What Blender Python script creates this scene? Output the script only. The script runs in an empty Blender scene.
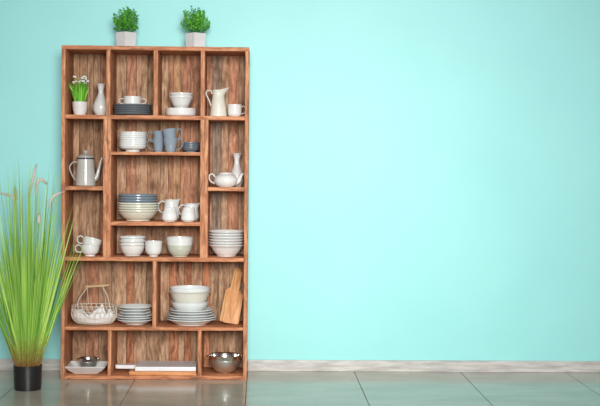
import bpy, bmesh, math, random
from mathutils import Vector, Matrix, noise
R = math.radians
random.seed(7)
scene = bpy.context.scene
COL = scene.collection

# ------------------------------------------------------------------ camera
CAM = Vector((1.0638, -6.6627, 1.16))
YAW, PITCH, ROLL, FPX = 0.03140, 0.03077, 0.00895, 1244.3
_fw = Vector((math.sin(YAW)*math.cos(PITCH), math.cos(YAW)*math.cos(PITCH), -math.sin(PITCH)))
_r = Vector((math.cos(YAW), -math.sin(YAW), 0)); _u = _r.cross(_fw)
RT = _r*math.cos(ROLL) + _u*math.sin(ROLL)
UP = -_r*math.sin(ROLL) + _u*math.cos(ROLL)
cd = bpy.data.cameras.new('camera'); cam = bpy.data.objects.new('camera', cd); COL.objects.link(cam)
m = Matrix((RT, UP, -_fw)).transposed().to_4x4(); m.translation = CAM
cam.matrix_world = m
cd.sensor_width = 36; cd.sensor_fit = 'HORIZONTAL'; cd.lens = FPX/600*36
cd.clip_end = 60
scene.camera = cam

# ------------------------------------------------------------------ world, lights, exposure
w = bpy.data.worlds.new('world'); scene.world = w; w.use_nodes = True
bg = w.node_tree.nodes['Background']; bg.inputs[0].default_value = (0.93, 0.97, 1.0, 1); bg.inputs[1].default_value = 1.0

# soft fill gradient, added to brighten the steel: stronger from the camera side, dim elsewhere
_nt = w.node_tree
_tc = _nt.nodes.new('ShaderNodeTexCoord'); _sx = _nt.nodes.new('ShaderNodeSeparateXYZ'); _mr = _nt.nodes.new('ShaderNodeMapRange')
_nt.links.new(_tc.outputs['Generated'], _sx.inputs[0]); _nt.links.new(_sx.outputs[1], _mr.inputs[0])
_mr.inputs['From Min'].default_value = -1.0; _mr.inputs['From Max'].default_value = 0.2
_mr.inputs['To Min'].default_value = 0.42; _mr.inputs['To Max'].default_value = 0.0
_nt.links.new(_mr.outputs[0], bg.inputs[1])

def area(name, loc, target, sx, sy, power, col=(1, 1, 1), spread=180):
    l = bpy.data.lights.new(name, 'AREA'); l.shape = 'RECTANGLE'; l.size = sx; l.size_y = sy
    l.energy = power; l.color = col; l.spread = R(spread)
    o = bpy.data.objects.new(name, l); COL.objects.link(o); o.location = loc
    o.rotation_euler = (Vector(target)-Vector(loc)).to_track_quat('-Z', 'Y').to_euler()
    return o
area('studio_light', (1.6, -7.4, 2.2), (1.3, 0.3, 0.85), 2.2, 1.9, 61, (1.0, 0.985, 0.96), 54)

scene.view_settings.view_transform = 'Standard'
scene.view_settings.look = 'None'
scene.view_settings.gamma = 1
scene.view_settings.use_curve_mapping = False
scene.view_settings.exposure = 0.19

# ------------------------------------------------------------------ helpers
def at(px, py, Y):
    d = _fw*FPX + RT*(px-300) + UP*(203-py)
    t = (Y-CAM.y)/d.y
    return CAM + d*t
def floor_at(px, py):
    d = _fw*FPX + RT*(px-300) + UP*(203-py)
    return CAM + d*(-CAM.z/d.z)
def S(Y): return (Y-CAM.y)/FPX          # metres per photograph pixel at depth Y

def lin(c):
    return tuple(((v/255)/12.92 if v/255 <= 0.04045 else ((v/255+0.055)/1.055)**2.4) for v in c[:3]) + (1,)

def obj(name, bm, mat, parent=None, smooth=True, angle=35, **kw):
    me = bpy.data.meshes.new(name)
    bmesh.ops.recalc_face_normals(bm, faces=bm.faces[:])
    if smooth:
        for f in bm.faces: f.smooth = True
        for e in bm.edges:
            if len(e.link_faces) == 2 and e.calc_face_angle(0) > R(angle): e.smooth = False
    bm.to_mesh(me); bm.free()
    if mat: me.materials.append(mat)
    o = bpy.data.objects.new(name, me); COL.objects.link(o)
    if parent: o.parent = parent
    for k, v in kw.items(): o[k] = v
    return o
def thing(name, label, cat, loc=(0, 0, 0), rotz=0, group=None):
    o = bpy.data.objects.new(name, None); COL.objects.link(o)
    o.empty_display_size = 0.05
    o.location = loc; o.rotation_euler = (0, 0, rotz)
    o['label'] = label; o['category'] = cat
    if group: o['group'] = group
    return o
def tag(o, label, cat, loc=None, group=None, rotz=0):
    o['label'] = label; o['category'] = cat
    if group: o['group'] = group
    if loc is not None: o.location = loc
    o.rotation_euler.z = rotz
    return o

def catmull(pts, n=5):
    P = [Vector(p) for p in pts]; out = []
    for i in range(len(P)-1):
        p0 = P[i-1] if i > 0 else P[i]*2-P[i+1]
        p1, p2 = P[i], P[i+1]
        p3 = P[i+2] if i+2 < len(P) else P[i+1]*2-P[i]
        for k in range(n):
            t = k/n
            out.append(0.5*((2*p1)+(p2-p0)*t+(2*p0-5*p1+4*p2-p3)*t*t+(3*p1-p0-3*p2+p3)*t**3))
    out.append(P[-1]); return out

def add_lathe(bm, prof, seg=40, c=(0, 0, 0), sy=1.0):
    rings = []
    for r, z in prof:
        if r < 1e-5: rings.append([bm.verts.new((c[0], c[1], c[2]+z))])
        else: rings.append([bm.verts.new((c[0]+r*math.cos(2*math.pi*k/seg), c[1]+sy*r*math.sin(2*math.pi*k/seg), c[2]+z)) for k in range(seg)])
    for a, b in zip(rings, rings[1:]):
        for k in range(seg):
            k2 = (k+1) % seg
            va = [a[0]] if len(a) == 1 else [a[k], a[k2]]
            vb = [b[0]] if len(b) == 1 else [b[k2], b[k]]
            if len(va)+len(vb) >= 3: bm.faces.new(va+vb)
    return rings

def vessel(foot, wall, t=0.003, n=5):
    """profile of an open vessel: foot (r,h), wall = outer points from foot top to rim, wall thickness t"""
    rf, hf = foot
    o = [Vector((p[0], p[1])) for p in catmull([(x, z, 0) for x, z in wall], n)]
    o = [Vector((p.x, p.y)) for p in o]
    prof = [(0, hf*0.4), (rf*0.86, hf*0.4), (rf*0.9, 0), (rf, 0), (rf, hf*0.6)]
    prof += [(p.x, p.y) for p in o]
    inn = []
    for i, p in enumerate(o):
        a = o[max(i-1, 0)]; b = o[min(i+1, len(o)-1)]
        d = (b-a).normalized(); nn = Vector((-d.y, d.x))
        q = p+nn*t
        inn.append((max(q.x, 0.001), max(q.y, hf+t*0.6)))
    top = o[-1]
    prof.append(((top.x+inn[-1][0])/2, top.y+t*0.35))
    prof += inn[::-1]
    zi = inn[0][1]
    prof += [(max(inn[0][0]*0.5, 0.0005), zi), (0, zi)]
    return prof
def vbm(foot, wall, t=0.003, seg=44, n=5):
    bm = bmesh.new(); add_lathe(bm, vessel(foot, wall, t, n), seg); return bm

def add_tube(bm, path, rad, seg=8, n=4, smooth=True, flat=1.0, cap=True):
    pts = catmull(path, n) if smooth and len(path) > 2 else [Vector(p) for p in path]
    N = len(pts)
    rr = rad if isinstance(rad, (list, tuple)) else [rad]
    def rad_at(i):
        if len(rr) == 1: return rr[0]
        f = i/(N-1)*(len(rr)-1); k = min(int(f), len(rr)-2)
        return rr[k]*(1-(f-k))+rr[k+1]*(f-k)
    prev = None; rings = []
    for i, p in enumerate(pts):
        d = (pts[min(i+1, N-1)]-pts[max(i-1, 0)]).normalized()
        if prev is None:
            prev = Vector((0, 1, 0)) if abs(d.y) < 0.8 else Vector((1, 0, 0))
        a = (prev-d*prev.dot(d)).normalized(); prev = a
        b = d.cross(a); r = rad_at(i)
        rings.append([bm.verts.new(p+a*(r*flat*math.cos(2*math.pi*k/seg))+b*(r*math.sin(2*math.pi*k/seg))) for k in range(seg)])
    for x, y in zip(rings, rings[1:]):
        for k in range(seg): bm.faces.new((x[k], x[(k+1) % seg], y[(k+1) % seg], y[k]))
    if cap:
        bm.faces.new(rings[0][::-1]); bm.faces.new(rings[-1])
    return rings
def tbm(*a, **k):
    bm = bmesh.new(); add_tube(bm, *a, **k); return bm

def add_box(bm, x0, x1, y0, y1, z0, z1):
    v = [bm.verts.new(p) for p in ((x0, y0, z0), (x1, y0, z0), (x1, y1, z0), (x0, y1, z0), (x0, y0, z1), (x1, y0, z1), (x1, y1, z1), (x0, y1, z1))]
    return [bm.faces.new([v[i] for i in q]) for q in ((3, 2, 1, 0), (4, 5, 6, 7), (0, 1, 5, 4), (1, 2, 6, 5), (2, 3, 7, 6), (3, 0, 4, 7))]
def bevel(bm, w, seg=2):
    bmesh.ops.bevel(bm, geom=bm.edges[:], offset=w, segments=seg, profile=0.6, affect='EDGES', clamp_overlap=True)
def bbox(x0, x1, y0, y1, z0, z1, bv=0.0015):
    bm = bmesh.new(); add_box(bm, x0, x1, y0, y1, z0, z1)
    if bv: bevel(bm, bv)
    return bm
def copy_tree(o, parent=None):
    c = o.copy(); COL.objects.link(c)
    if parent: c.parent = parent
    for ch in list(o.children): copy_tree(ch, c)
    return c

# ------------------------------------------------------------------ materials
def newmat(name):
    mt = bpy.data.materials.new(name); mt.use_nodes = True
    nt = mt.node_tree; return mt, nt, nt.nodes['Principled BSDF']
def N(nt, typ, **kw):
    n = nt.nodes.new(typ)
    for k, v in kw.items():
        if k.startswith('i_'):
            key = k[2:]; n.inputs[int(key) if key.isdigit() else key].default_value = v
        else: setattr(n, k, v)
    return n
def mixc(nt, fac, a, b, mode='MIX'):
    n = nt.nodes.new('ShaderNodeMix'); n.data_type = 'RGBA'; n.blend_type = mode
    for s, v in ((0, fac), (6, a), (7, b)):
        if hasattr(v, 'is_linked') or hasattr(v, 'links'): nt.links.new(v, n.inputs[s])
        else: n.inputs[s].default_value = v
    return n.outputs[2]
def ramp(nt, src, stops):
    n = nt.nodes.new('ShaderNodeValToRGB'); cr = n.color_ramp
    while len(cr.elements) < len(stops): cr.elements.new(0.5)
    for e, (p, c) in zip(cr.elements, stops):
        e.position = p; e.color = c if len(c) == 4 else tuple(c)+(1,)
    nt.links.new(src, n.inputs[0]); return n.outputs[0]
def bump(nt, bsdf, src, strength=0.2, dist=0.002):
    b = N(nt, 'ShaderNodeBump', i_Strength=strength, i_Distance=dist)
    nt.links.new(src, b.inputs['Height']); nt.links.new(b.outputs[0], bsdf.inputs['Normal'])

def ceramic(name, rgb, rough=0.16, speck=0.05):
    mt, nt, b = newmat(name)
    tc = N(nt, 'ShaderNodeTexCoord'); ns = N(nt, 'ShaderNodeTexNoise', i_Scale=14.0, i_Detail=3.0)
    nt.links.new(tc.outputs['Object'], ns.inputs['Vector'])
    c = lin(rgb); d = tuple(v*(1-speck*2) for v in c[:3])+(1,)
    out = ramp(nt, ns.outputs[0], [(0.3, d), (0.6, c)])
    nt.links.new(out, b.inputs['Base Color'])
    b.inputs['Roughness'].default_value = rough
    b.inputs['Specular IOR Level'].default_value = 0.5
    return mt
WHITE = ceramic('white_glaze', (216, 217, 214))
COOLW = ceramic('cool_white_glaze', (216, 221, 220))
CREAM = ceramic('cream_glaze', (206, 207, 190), 0.22)
IVORY = ceramic('ivory_glaze', (212, 211, 199))
SAGE = ceramic('sage_glaze', (186, 189, 172), 0.25)
BLUEG = ceramic('blue_grey_glaze', (116, 129, 140), 0.22)
MUGB = ceramic('mug_blue_grey_glaze', (136, 150, 162), 0.14)
SLATE = ceramic('slate_glaze', (92, 99, 104), 0.32)
VASEW = ceramic('vase_off_white_glaze', (210, 208, 205), 0.18)
SLATEB = ceramic('slate_blue_glaze', (100, 111, 121), 0.3)
ENAM = ceramic('grey_enamel', (178, 178, 172), 0.14)
DARKR = ceramic('dark_enamel_rim', (62, 70, 78), 0.25)
BLACKP = ceramic('black_plastic', (27, 27, 28), 0.38)
PLASTW = ceramic('white_board_plastic', (226, 226, 228), 0.4)
CONC = ceramic('whitewashed_concrete', (216, 215, 215), 0.75, 0.05)

def wood(name, dark, mid, light, axis='Z', attr=False, rough=0.6, knots=1.0, red=(150, 78, 44), redamt=0.5, grain=1.0):
    mt, nt, b = newmat(name)
    tc = N(nt, 'ShaderNodeTexCoord')
    vec = tc.outputs['Object']
    if attr:
        at_ = N(nt, 'ShaderNodeAttribute', attribute_name='seed')
        va = N(nt, 'ShaderNodeVectorMath', operation='ADD'); nt.links.new(vec, va.inputs[0]); nt.links.new(at_.outputs['Vector'], va.inputs[1])
        vec = va.outputs[0]
    # knots and swirls bend the grain
    sw = N(nt, 'ShaderNodeTexNoise', i_Scale=6.0, i_Detail=2.0)
    nt.links.new(vec, sw.inputs['Vector'])
    sub = N(nt, 'ShaderNodeVectorMath', operation='SUBTRACT'); sub.inputs[1].default_value = (0.5, 0.5, 0.5)
    nt.links.new(sw.outputs['Color'], sub.inputs[0])
    sc = N(nt, 'ShaderNodeVectorMath', operation='SCALE'); sc.inputs['Scale'].default_value = 0.05*knots
    nt.links.new(sub.outputs[0], sc.inputs[0])
    ad = N(nt, 'ShaderNodeVectorMath', operation='ADD'); nt.links.new(vec, ad.inputs[0]); nt.links.new(sc.outputs[0], ad.inputs[1])
    mp = N(nt, 'ShaderNodeMapping'); s = [70*grain, 70*grain, 70*grain]; s['XYZ'.index(axis)] = 7.5*grain
    mp.inputs['Scale'].default_value = s; nt.links.new(ad.outputs[0], mp.inputs['Vector'])
    g = N(nt, 'ShaderNodeTexNoise', i_Scale=1.0, i_Detail=7.0, i_Roughness=0.65); nt.links.new(mp.outputs[0], g.inputs['Vector'])
    mp2 = N(nt, 'ShaderNodeMapping'); s = [14, 14, 14]; s['XYZ'.index(axis)] = 3.5
    mp2.inputs['Scale'].default_value = s; nt.links.new(ad.outputs[0], mp2.inputs['Vector'])
    g2 = N(nt, 'ShaderNodeTexNoise', i_Scale=1.0, i_Detail=5.0, i_Roughness=0.6); nt.links.new(mp2.outputs[0], g2.inputs['Vector'])
    c = ramp(nt, g.outputs[0], [(0.36, lin(dark)), (0.5, lin(mid)), (0.62, lin(light))])
    rd = ramp(nt, g2.outputs[0], [(0.42, (0, 0, 0, 1)), (0.68, (1, 1, 1, 1))])
    ml = N(nt, 'ShaderNodeMath', operation='MULTIPLY'); ml.inputs[1].default_value = redamt; nt.links.new(rd, ml.inputs[0])
    c = mixc(nt, ml.outputs[0], c, lin(red))
    # dark weathered blotches
    bl = N(nt, 'ShaderNodeTexNoise', i_Scale=9.0, i_Detail=4.0, i_Roughness=0.7); 
    mp3 = N(nt, 'ShaderNodeMapping'); s = [1.3, 1.3, 1.3]; s['XYZ'.index(axis)] = 0.7; mp3.inputs['Scale'].default_value = s
    mp3.inputs['Location'].default_value = (3, 7, 1)
    nt.links.new(ad.outputs[0], mp3.inputs['Vector']); nt.links.new(mp3.outputs[0], bl.inputs['Vector'])
    bd = ramp(nt, bl.outputs[0], [(0.32, (0.42, 0.36, 0.32, 1)), (0.50, (1, 1, 1, 1))])
    c = mixc(nt, min(1, 0.8*knots), c, mixc(nt, 1.0, c, bd, 'MULTIPLY'))
    if knots > 0.5:
        vo = N(nt, 'ShaderNodeTexVoronoi', i_Scale=1.0)
        mp4 = N(nt, 'ShaderNodeMapping'); s = [7.5, 7.5, 7.5]; s['XYZ'.index(axis)] = 4.2; mp4.inputs['Scale'].default_value = s
        nt.links.new(ad.outputs[0], mp4.inputs['Vector']); nt.links.new(mp4.outputs[0], vo.inputs['Vector'])
        kd = ramp(nt, vo.outputs['Distance'], [(0.06, (0.30, 0.19, 0.14, 1)), (0.22, (1, 1, 1, 1))])
        c = mixc(nt, 0.75, c, mixc(nt, 1.0, c, kd, 'MULTIPLY'))
    if attr:
        a2 = N(nt, 'ShaderNodeAttribute', attribute_name='tint')
        c = mixc(nt, 1.0, c, a2.outputs['Color'], 'MULTIPLY')
    nt.links.new(c, b.inputs['Base Color'])
    b.inputs['Roughness'].default_value = rough; b.inputs['Specular IOR Level'].default_value = 0.3
    bump(nt, b, g.outputs[0], 0.35, 0.0015)
    return mt
fr = dict(dark=(130, 84, 58), mid=(180, 122, 86), light=(212, 158, 118), red=(188, 108, 68), redamt=0.5, knots=0.75)
WV = wood('reclaimed_frame_wood_upright', axis='Z', **fr)
WH = wood('reclaimed_frame_wood_level', axis='X', **{**fr, 'mid': (184, 122, 84), 'light': (210, 150, 108)})
WB = wood('reclaimed_back_planks', (164, 146, 132), (214, 202, 188), (248, 242, 232), axis='Z', attr=True, rough=0.75, knots=1.0, red=(222, 186, 162), redamt=0.4)
WBOARD = wood('pale_board_wood', (176, 118, 72), (202, 148, 98), (220, 170, 120), axis='Z', rough=0.5, knots=0.12, red=(186, 122, 66), redamt=0.5, grain=0.8)
WTRAY = wood('honey_board_wood', (178, 112, 62), (206, 142, 90), (222, 164, 112), axis='X', rough=0.5, knots=0.1, red=(190, 112, 58), redamt=0.4)

def steel(name, col, rough):
    mt, nt, b = newmat(name)
    b.inputs['Base Color'].default_value = lin(col); b.inputs['Metallic'].default_value = 1
    tc = N(nt, 'ShaderNodeTexCoord'); mp = N(nt, 'ShaderNodeMapping'); mp.inputs['Scale'].default_value = (8, 8, 300)
    ns = N(nt, 'ShaderNodeTexNoise', i_Scale=1.0, i_Detail=3.0)
    nt.links.new(tc.outputs['Object'], mp.inputs[0]); nt.links.new(mp.outputs[0], ns.inputs['Vector'])
    mr = N(nt, 'ShaderNodeMapRange'); mr.inputs['To Min'].default_value = rough*0.8; mr.inputs['To Max'].default_value = rough*1.3
    nt.links.new(ns.outputs[0], mr.inputs[0]); nt.links.new(mr.outputs[0], b.inputs['Roughness'])
    return mt
STEEL = steel('brushed_steel', (212, 216, 212), 0.42)
STEELP = steel('polished_steel', (228, 228, 226), 0.16)

def leafmat(name, stops, rough=0.45, scale=5.0, zr=None):
    mt, nt, b = newmat(name)
    tc = N(nt, 'ShaderNodeTexCoord')
    at_ = N(nt, 'ShaderNodeAttribute', attribute_name='seed')
    c = ramp(nt, at_.outputs['Fac'], stops)
    if zr:   # dry brown base of the blades
        sp = N(nt, 'ShaderNodeSeparateXYZ'); nt.links.new(tc.outputs['Object'], sp.inputs[0])
        mr = N(nt, 'ShaderNodeMapRange'); mr.inputs['From Min'].default_value = zr[0]; mr.inputs['From Max'].default_value = zr[1]
        ns = N(nt, 'ShaderNodeTexNoise', i_Scale=60.0, i_Detail=1.0); nt.links.new(tc.outputs['Object'], ns.inputs['Vector'])
        sb = N(nt, 'ShaderNodeMath', operation='MULTIPLY_ADD'); sb.inputs[1].default_value = -0.12
        nt.links.new(ns.outputs[0], sb.inputs[0]); nt.links.new(sp.outputs[2], sb.inputs[2])
        nt.links.new(sb.outputs[0], mr.inputs[0])
        c = mixc(nt, mr.outputs[0], lin(zr[2]), c)
    nt.links.new(c, b.inputs['Base Color']); b.inputs['Roughness'].default_value = rough
    b.inputs['Specular IOR Level'].default_value = 0.35
    b.inputs['Transmission Weight'].default_value = 0.0
    b.inputs['Subsurface Weight'].default_value = 0.0
    return mt
BUSH = leafmat('small_leaf_green', [(0.0, lin((52, 116, 34))), (0.5, lin((84, 164, 50))), (1.0, lin((132, 204, 76)))])
TUFT = leafmat('tuft_leaf_green', [(0.0, lin((58, 120, 30))), (0.5, lin((92, 168, 38))), (1.0, lin((140, 206, 66)))])
BLADE = leafmat('long_blade_green', [(0.0, lin((88, 138, 46))), (0.45, lin((138, 190, 70))), (1.0, lin((196, 226, 118)))], 0.5, zr=(0.06, 0.24, (126, 84, 42)))
SEEDM = ceramic('seed_head_fluff', (200, 194, 178), 0.9, 0.12)
SOIL = ceramic('dark_soil', (66, 48, 34), 0.95, 0.3)
PETAL = ceramic('white_petals', (236, 236, 234), 0.6)
WIREM = ceramic('cream_painted_wire', (214, 206, 188), 0.5, 0.1)
HANDW = ceramic('turned_pale_wood', (200, 168, 124), 0.5, 0.15)
mt, nt, b = newmat('linen_cloth')
tc = N(nt, 'ShaderNodeTexCoord'); wv = N(nt, 'ShaderNodeTexNoise', i_Scale=260.0, i_Detail=2.0); nt.links.new(tc.outputs['Object'], wv.inputs['Vector'])
nt.links.new(ramp(nt, wv.outputs[0], [(0.3, lin((208, 206, 208))), (0.6, lin((232, 230, 230)))]), b.inputs['Base Color'])
b.inputs['Roughness'].default_value = 0.9; bump(nt, b, wv.outputs[0], 0.2, 0.001); CLOTH = mt

# wall paint
mt, nt, b = newmat('turquoise_wall_paint')
tc = N(nt, 'ShaderNodeTexCoord'); ns = N(nt, 'ShaderNodeTexNoise', i_Scale=2.2, i_Detail=4.0, i_Roughness=0.55); nt.links.new(tc.outputs['Object'], ns.inputs['Vector'])
nt.links.new(ramp(nt, ns.outputs[0], [(0.3, lin((146, 213, 211))), (0.7, lin((151, 217, 215)))]), b.inputs['Base Color'])
n2 = N(nt, 'ShaderNodeTexNoise', i_Scale=90.0, i_Detail=3.0); nt.links.new(tc.outputs['Object'], n2.inputs['Vector'])
bump(nt, b, n2.outputs[0], 0.04, 0.001)
b.inputs['Roughness'].default_value = 0.5; b.inputs['Specular IOR Level'].default_value = 0.42
PAINT = mt
# baseboard
BASEB = wood('grey_limed_baseboard', (164, 160, 156), (186, 184, 180), (204, 202, 198), axis='X', rough=0.6, knots=0.1, red=(182, 174, 170), redamt=0.4, grain=0.8)
# floor tiles
G0 = 1.5954
mt, nt, b = newmat('polished_grey_green_tiles')
tc = N(nt, 'ShaderNodeTexCoord')
mp = N(nt, 'ShaderNodeMapping'); mp.inputs['Scale'].default_value = (1.2, 3.0, 1)
nt.links.new(tc.outputs['Object'], mp.inputs[0])
ns = N(nt, 'ShaderNodeTexNoise', i_Scale=1.6, i_Detail=6.0, i_Roughness=0.6); nt.links.new(mp.outputs[0], ns.inputs['Vector'])
c = ramp(nt, ns.outputs[0], [(0.3, lin((172, 164, 149))), (0.5, lin((186, 177, 162))), (0.7, lin((197, 188, 173)))])
nt.links.new(c, b.inputs['Base Color'])
nf = N(nt, 'ShaderNodeTexNoise', i_Scale=25.0, i_Detail=3.0); nt.links.new(tc.outputs['Object'], nf.inputs['Vector'])
mr = N(nt, 'ShaderNodeMapRange'); mr.inputs['To Min'].default_value = 0.10; mr.inputs['To Max'].default_value = 0.2
nt.links.new(nf.outputs[0], mr.inputs[0]); nt.links.new(mr.outputs[0], b.inputs['Roughness'])
n3 = N(nt, 'ShaderNodeTexNoise', i_Scale=5.0, i_Detail=2.0); nt.links.new(tc.outputs['Object'], n3.inputs['Vector'])
bump(nt, b, n3.outputs[0], 0.03, 0.004)
b.inputs['Specular IOR Level'].default_value = 0.2
TILE = mt
GROUT = ceramic('dark_grout', (62, 66, 58), 0.9, 0.1)

# ------------------------------------------------------------------ room
WY = 0.303
FX0, FX1, FY0 = -2.6, 6.4, -9.0
bm = bmesh.new(); gap = 0.0035
k = math.floor((FX0-G0)/0.6)
x = G0+k*0.6
while x < FX1:
    y1 = WY
    while y1 > FY0:
        xa, xb, ya, yb = max(x, FX0)+gap/2, min(x+0.6, FX1)-gap/2, max(y1-1.2, FY0)+gap/2, y1-(gap/2 if y1 < WY else 0)
        if xb > xa+0.01: add_box(bm, xa, xb, ya, yb, -0.012, 0.0)
        y1 -= 1.2
    x += 0.6
bevel(bm, 0.0008, 1)
fl = obj('floor', bm, TILE, smooth=False); fl['kind'] = 'structure'
g = obj('tile_grout', bbox(FX0, FX1, FY0, WY, -0.03, -0.0015, 0), GROUT, parent=fl, smooth=False)
wl = obj('wall_back', bbox(FX0, FX1, WY, WY+0.12, -0.03, 3.2, 0), PAINT, smooth=False); wl['kind'] = 'structure'
bb = obj('baseboard_left', bbox(FX0, -0.002, WY-0.014, WY, 0.0, 0.063, 0.003), BASEB, smooth=False); bb['kind'] = 'structure'
bb = obj('baseboard_right', bbox(0.9965, FX1, WY-0.014, WY, 0.0, 0.063, 0.003), BASEB, smooth=False); bb['kind'] = 'structure'

# ------------------------------------------------------------------ shelving unit
W, H, D, T = 0.9945, 1.783, 0.3015, 0.021
unit = thing('shelving_unit', 'tall open shelving unit of reclaimed brown wood standing against the turquoise wall', 'shelf', (0, 0, 0))
def fx(px, py=200): return at(px, py, 0).x
def fz(py, px=155): return at(px, py, 0).z
Z1 = fz(115.4); Z2 = fz(257.4); Z3 = fz(327.2); ZB = 0.0215
ZL = fz(186.3, 85); ZR = fz(187.2, 227); ZMa = fz(151.9, 160); ZMb = fz(222.0, 160)
def rough_board(x0, x1, y0, y1, z0, z1, mat, name, jit=0.0006):
    bm = bmesh.new(); add_box(bm, x0, x1, y0, y1, z0, z1)
    L = max(x1-x0, z1-z0); ax = 0 if (x1-x0) > (z1-z0) else 2
    n = max(2, int(L/0.05))
    for i in range(1, n):
        lo = (x0, y0, z0)[ax]
        co = [0, 0, 0]; co[ax] = lo+L*i/n; no = [0, 0, 0]; no[ax] = 1
        bmesh.ops.bisect_plane(bm, geom=bm.verts[:]+bm.edges[:]+bm.faces[:], plane_co=co, plane_no=no)
    es = [e for e in bm.edges if abs((e.verts[0].co-e.verts[1].co).normalized()[ax]) > 0.9]
    bmesh.ops.bevel(bm, geom=es, offset=0.0016, segments=2, profile=0.5, affect='EDGES')
    for v in bm.verts:
        q = noise.noise_vector(v.co*17+Vector((z0*31, x0*7, 0)))
        v.co += Vector((0 if ax == 0 else q.x, -abs(q.y)*0.7, 0 if ax == 2 else q.z))*jit
    return obj(name, bm, mat, unit, angle=50)
e = 0.0004
rough_board(0, T-0.001, 0, D, 0, H-T*0.4, WV, 'side_panel')
rough_board(W-T+0.001, W, 0, D, 0, H-T*0.4, WV, 'side_panel')
rough_board(-0.0005, W+0.0005, -0.001, D, H-T, H, WH, 'top_panel')
rough_board(T, W-T, 0.002, D-0.008, 0.001, ZB, WH, 'bottom_panel')
YB = D-0.008
def shelf(x0, x1, zt, t=T): rough_board(x0, x1, 0.001, YB, zt-t, zt, WH, 'shelf_board')
def divider(x0, x1, z0, z1): rough_board(x0, x1, 0.0015, YB, z0, z1, WV, 'divider')
shelf(T, W-T, Z1); shelf(T, W-T, Z2, 0.0215); shelf(T, W-T, Z3, 0.018)
for a_, b_ in ((105.8, 109.7), (152.9, 157.1), (199.8, 203.9)): divider(fx(a_), fx(b_), Z1, H-T)
xm0, xm1, xm2 = fx(102.9), fx(106.8), fx(110.8)
xr0, xr1, xr2 = fx(200.1), fx(204.0), fx(207.8)
for a_, b_ in ((xm0, xm1), (xm1+e, xm2), (xr0, xr1), (xr1+e, xr2)): divider(a_, b_, Z2, Z1-T)
shelf(T, xm0, ZL); shelf(xr2, W-T, ZR); shelf(xm2, xr0, ZMa, 0.0175); shelf(xm2, xr0, ZMb, 0.0205)
divider(fx(152.8), fx(156.8), Z3, Z2-0.0215)
for a_, b_ in ((107.6, 111.2), (197.7, 201.4)): divider(fx(a_, 350), fx(b_, 350), ZB, Z3-0.018)
# back: upright planks
tan, brn, rdb, org, gry, yel = (205, 174, 148), (186, 154, 128), (204, 156, 130), (200, 142, 110), (164, 148, 136), (212, 180, 144)
up = [(62, tan), (79, brn), (87, tan), (93, brn), (100, rdb), (113, tan), (126, rdb), (136, tan), (147, brn), (160, tan), (168, rdb), (173, yel), (180, rdb), (190, rdb), (198, brn), (206, rdb), (212, gry), (221, tan), (228, rdb), (238, tan), (250, None)]
dn = [(62, brn), (86, rdb), (99, brn), (112, tan), (127, org), (134.5, tan), (147, brn), (160, tan), (170, org), (179, tan), (185, org), (192, tan), (203, org), (210.5, brn), (219, brn), (230, tan), (240, brn), (250, None)]
bm = bmesh.new()
tl = bm.faces.layers.int.new('pid'); info = []
for rows, z0, z1 in ((up, Z2-0.01, H-T*0.6), (dn, 0.01, Z2-0.0115)):
    for (a_, c_), (b_, _) in zip(rows, rows[1:]):
        x0 = max(at(a_, 200, YB).x, T*0.5); x1 = min(at(b_, 200, YB).x, W-T*0.5)
        if x1 <= x0: continue
        dy = random.uniform(0, 0.003)
        for f in add_box(bm, x0+0.0011, x1-0.0011, YB+dy, D-0.0024, z0, z1): f[tl] = len(info)
        j = random.uniform(0.92, 1.05)
        info.append((tuple(v*j for v in lin(c_)[:3]), (random.uniform(-9, 9), random.uniform(-9, 9), random.uniform(-9, 9))))
for f in add_box(bm, T*0.4, W-T*0.4, D-0.0022, D-0.0002, 0.01, H-T*0.6): f[tl] = len(info)
info.append(((0.10, 0.06, 0.04), (1, 2, 3)))
me = bpy.data.meshes.new('back_panel')
bm.faces.ensure_lookup_table()
pids = [f[tl] for f in bm.faces]
bm.to_mesh(me); bm.free(); me.materials.append(WB)
ct = me.attributes.new('tint', 'FLOAT_COLOR', 'FACE'); sd = me.attributes.new('seed', 'FLOAT_VECTOR', 'FACE')
for i, p in enumerate(pids):
    ct.data[i].color = tuple(info[p][0])+(1,); sd.data[i].vector = info[p][1]
o = bpy.data.objects.new('back_panel', me); COL.objects.link(o); o.parent = unit

# ------------------------------------------------------------------ vessels
ORD = ['lowest', 'second', 'third', 'fourth', 'fifth', 'sixth', 'seventh', 'eighth']
def ordw(i, n): return 'lowest' if i == 0 else ('topmost' if i == n-1 else ORD[i]+' from the bottom')
def stack(name, n, foot, wall, t, dz, mat, loc, label, cat, group, jx=0.0006, wall0=None, seg=48):
    """nested identical vessels; label uses {} for the place in the stack"""
    me0 = None
    for i in range(n):
        if me0 is None:
            o = obj(name, vbm(foot, wall, t, seg), mat); me0 = o
        else:
            o = me0.copy(); COL.objects.link(o)
        tag(o, label.format(ordw(i, n)), cat, (loc[0]+random.uniform(-jx, jx), loc[1], loc[2]+i*dz), group, rotz=random.uniform(0, 6))
    return me0
def P(px, Y, z): return Vector((at(px, 200, Y).x, Y, z+0.0004))
def PX(px, py, Y, z): return Vector((at(px, py, Y).x, Y, z+0.0004))

def handle(path, r=0.0035, flat=1.5, seg=8, name='handle', mat=WHITE, parent=None, rr=None):
    return obj(name, tbm(path, rr or r, seg=seg, flat=flat), mat, parent)

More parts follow.
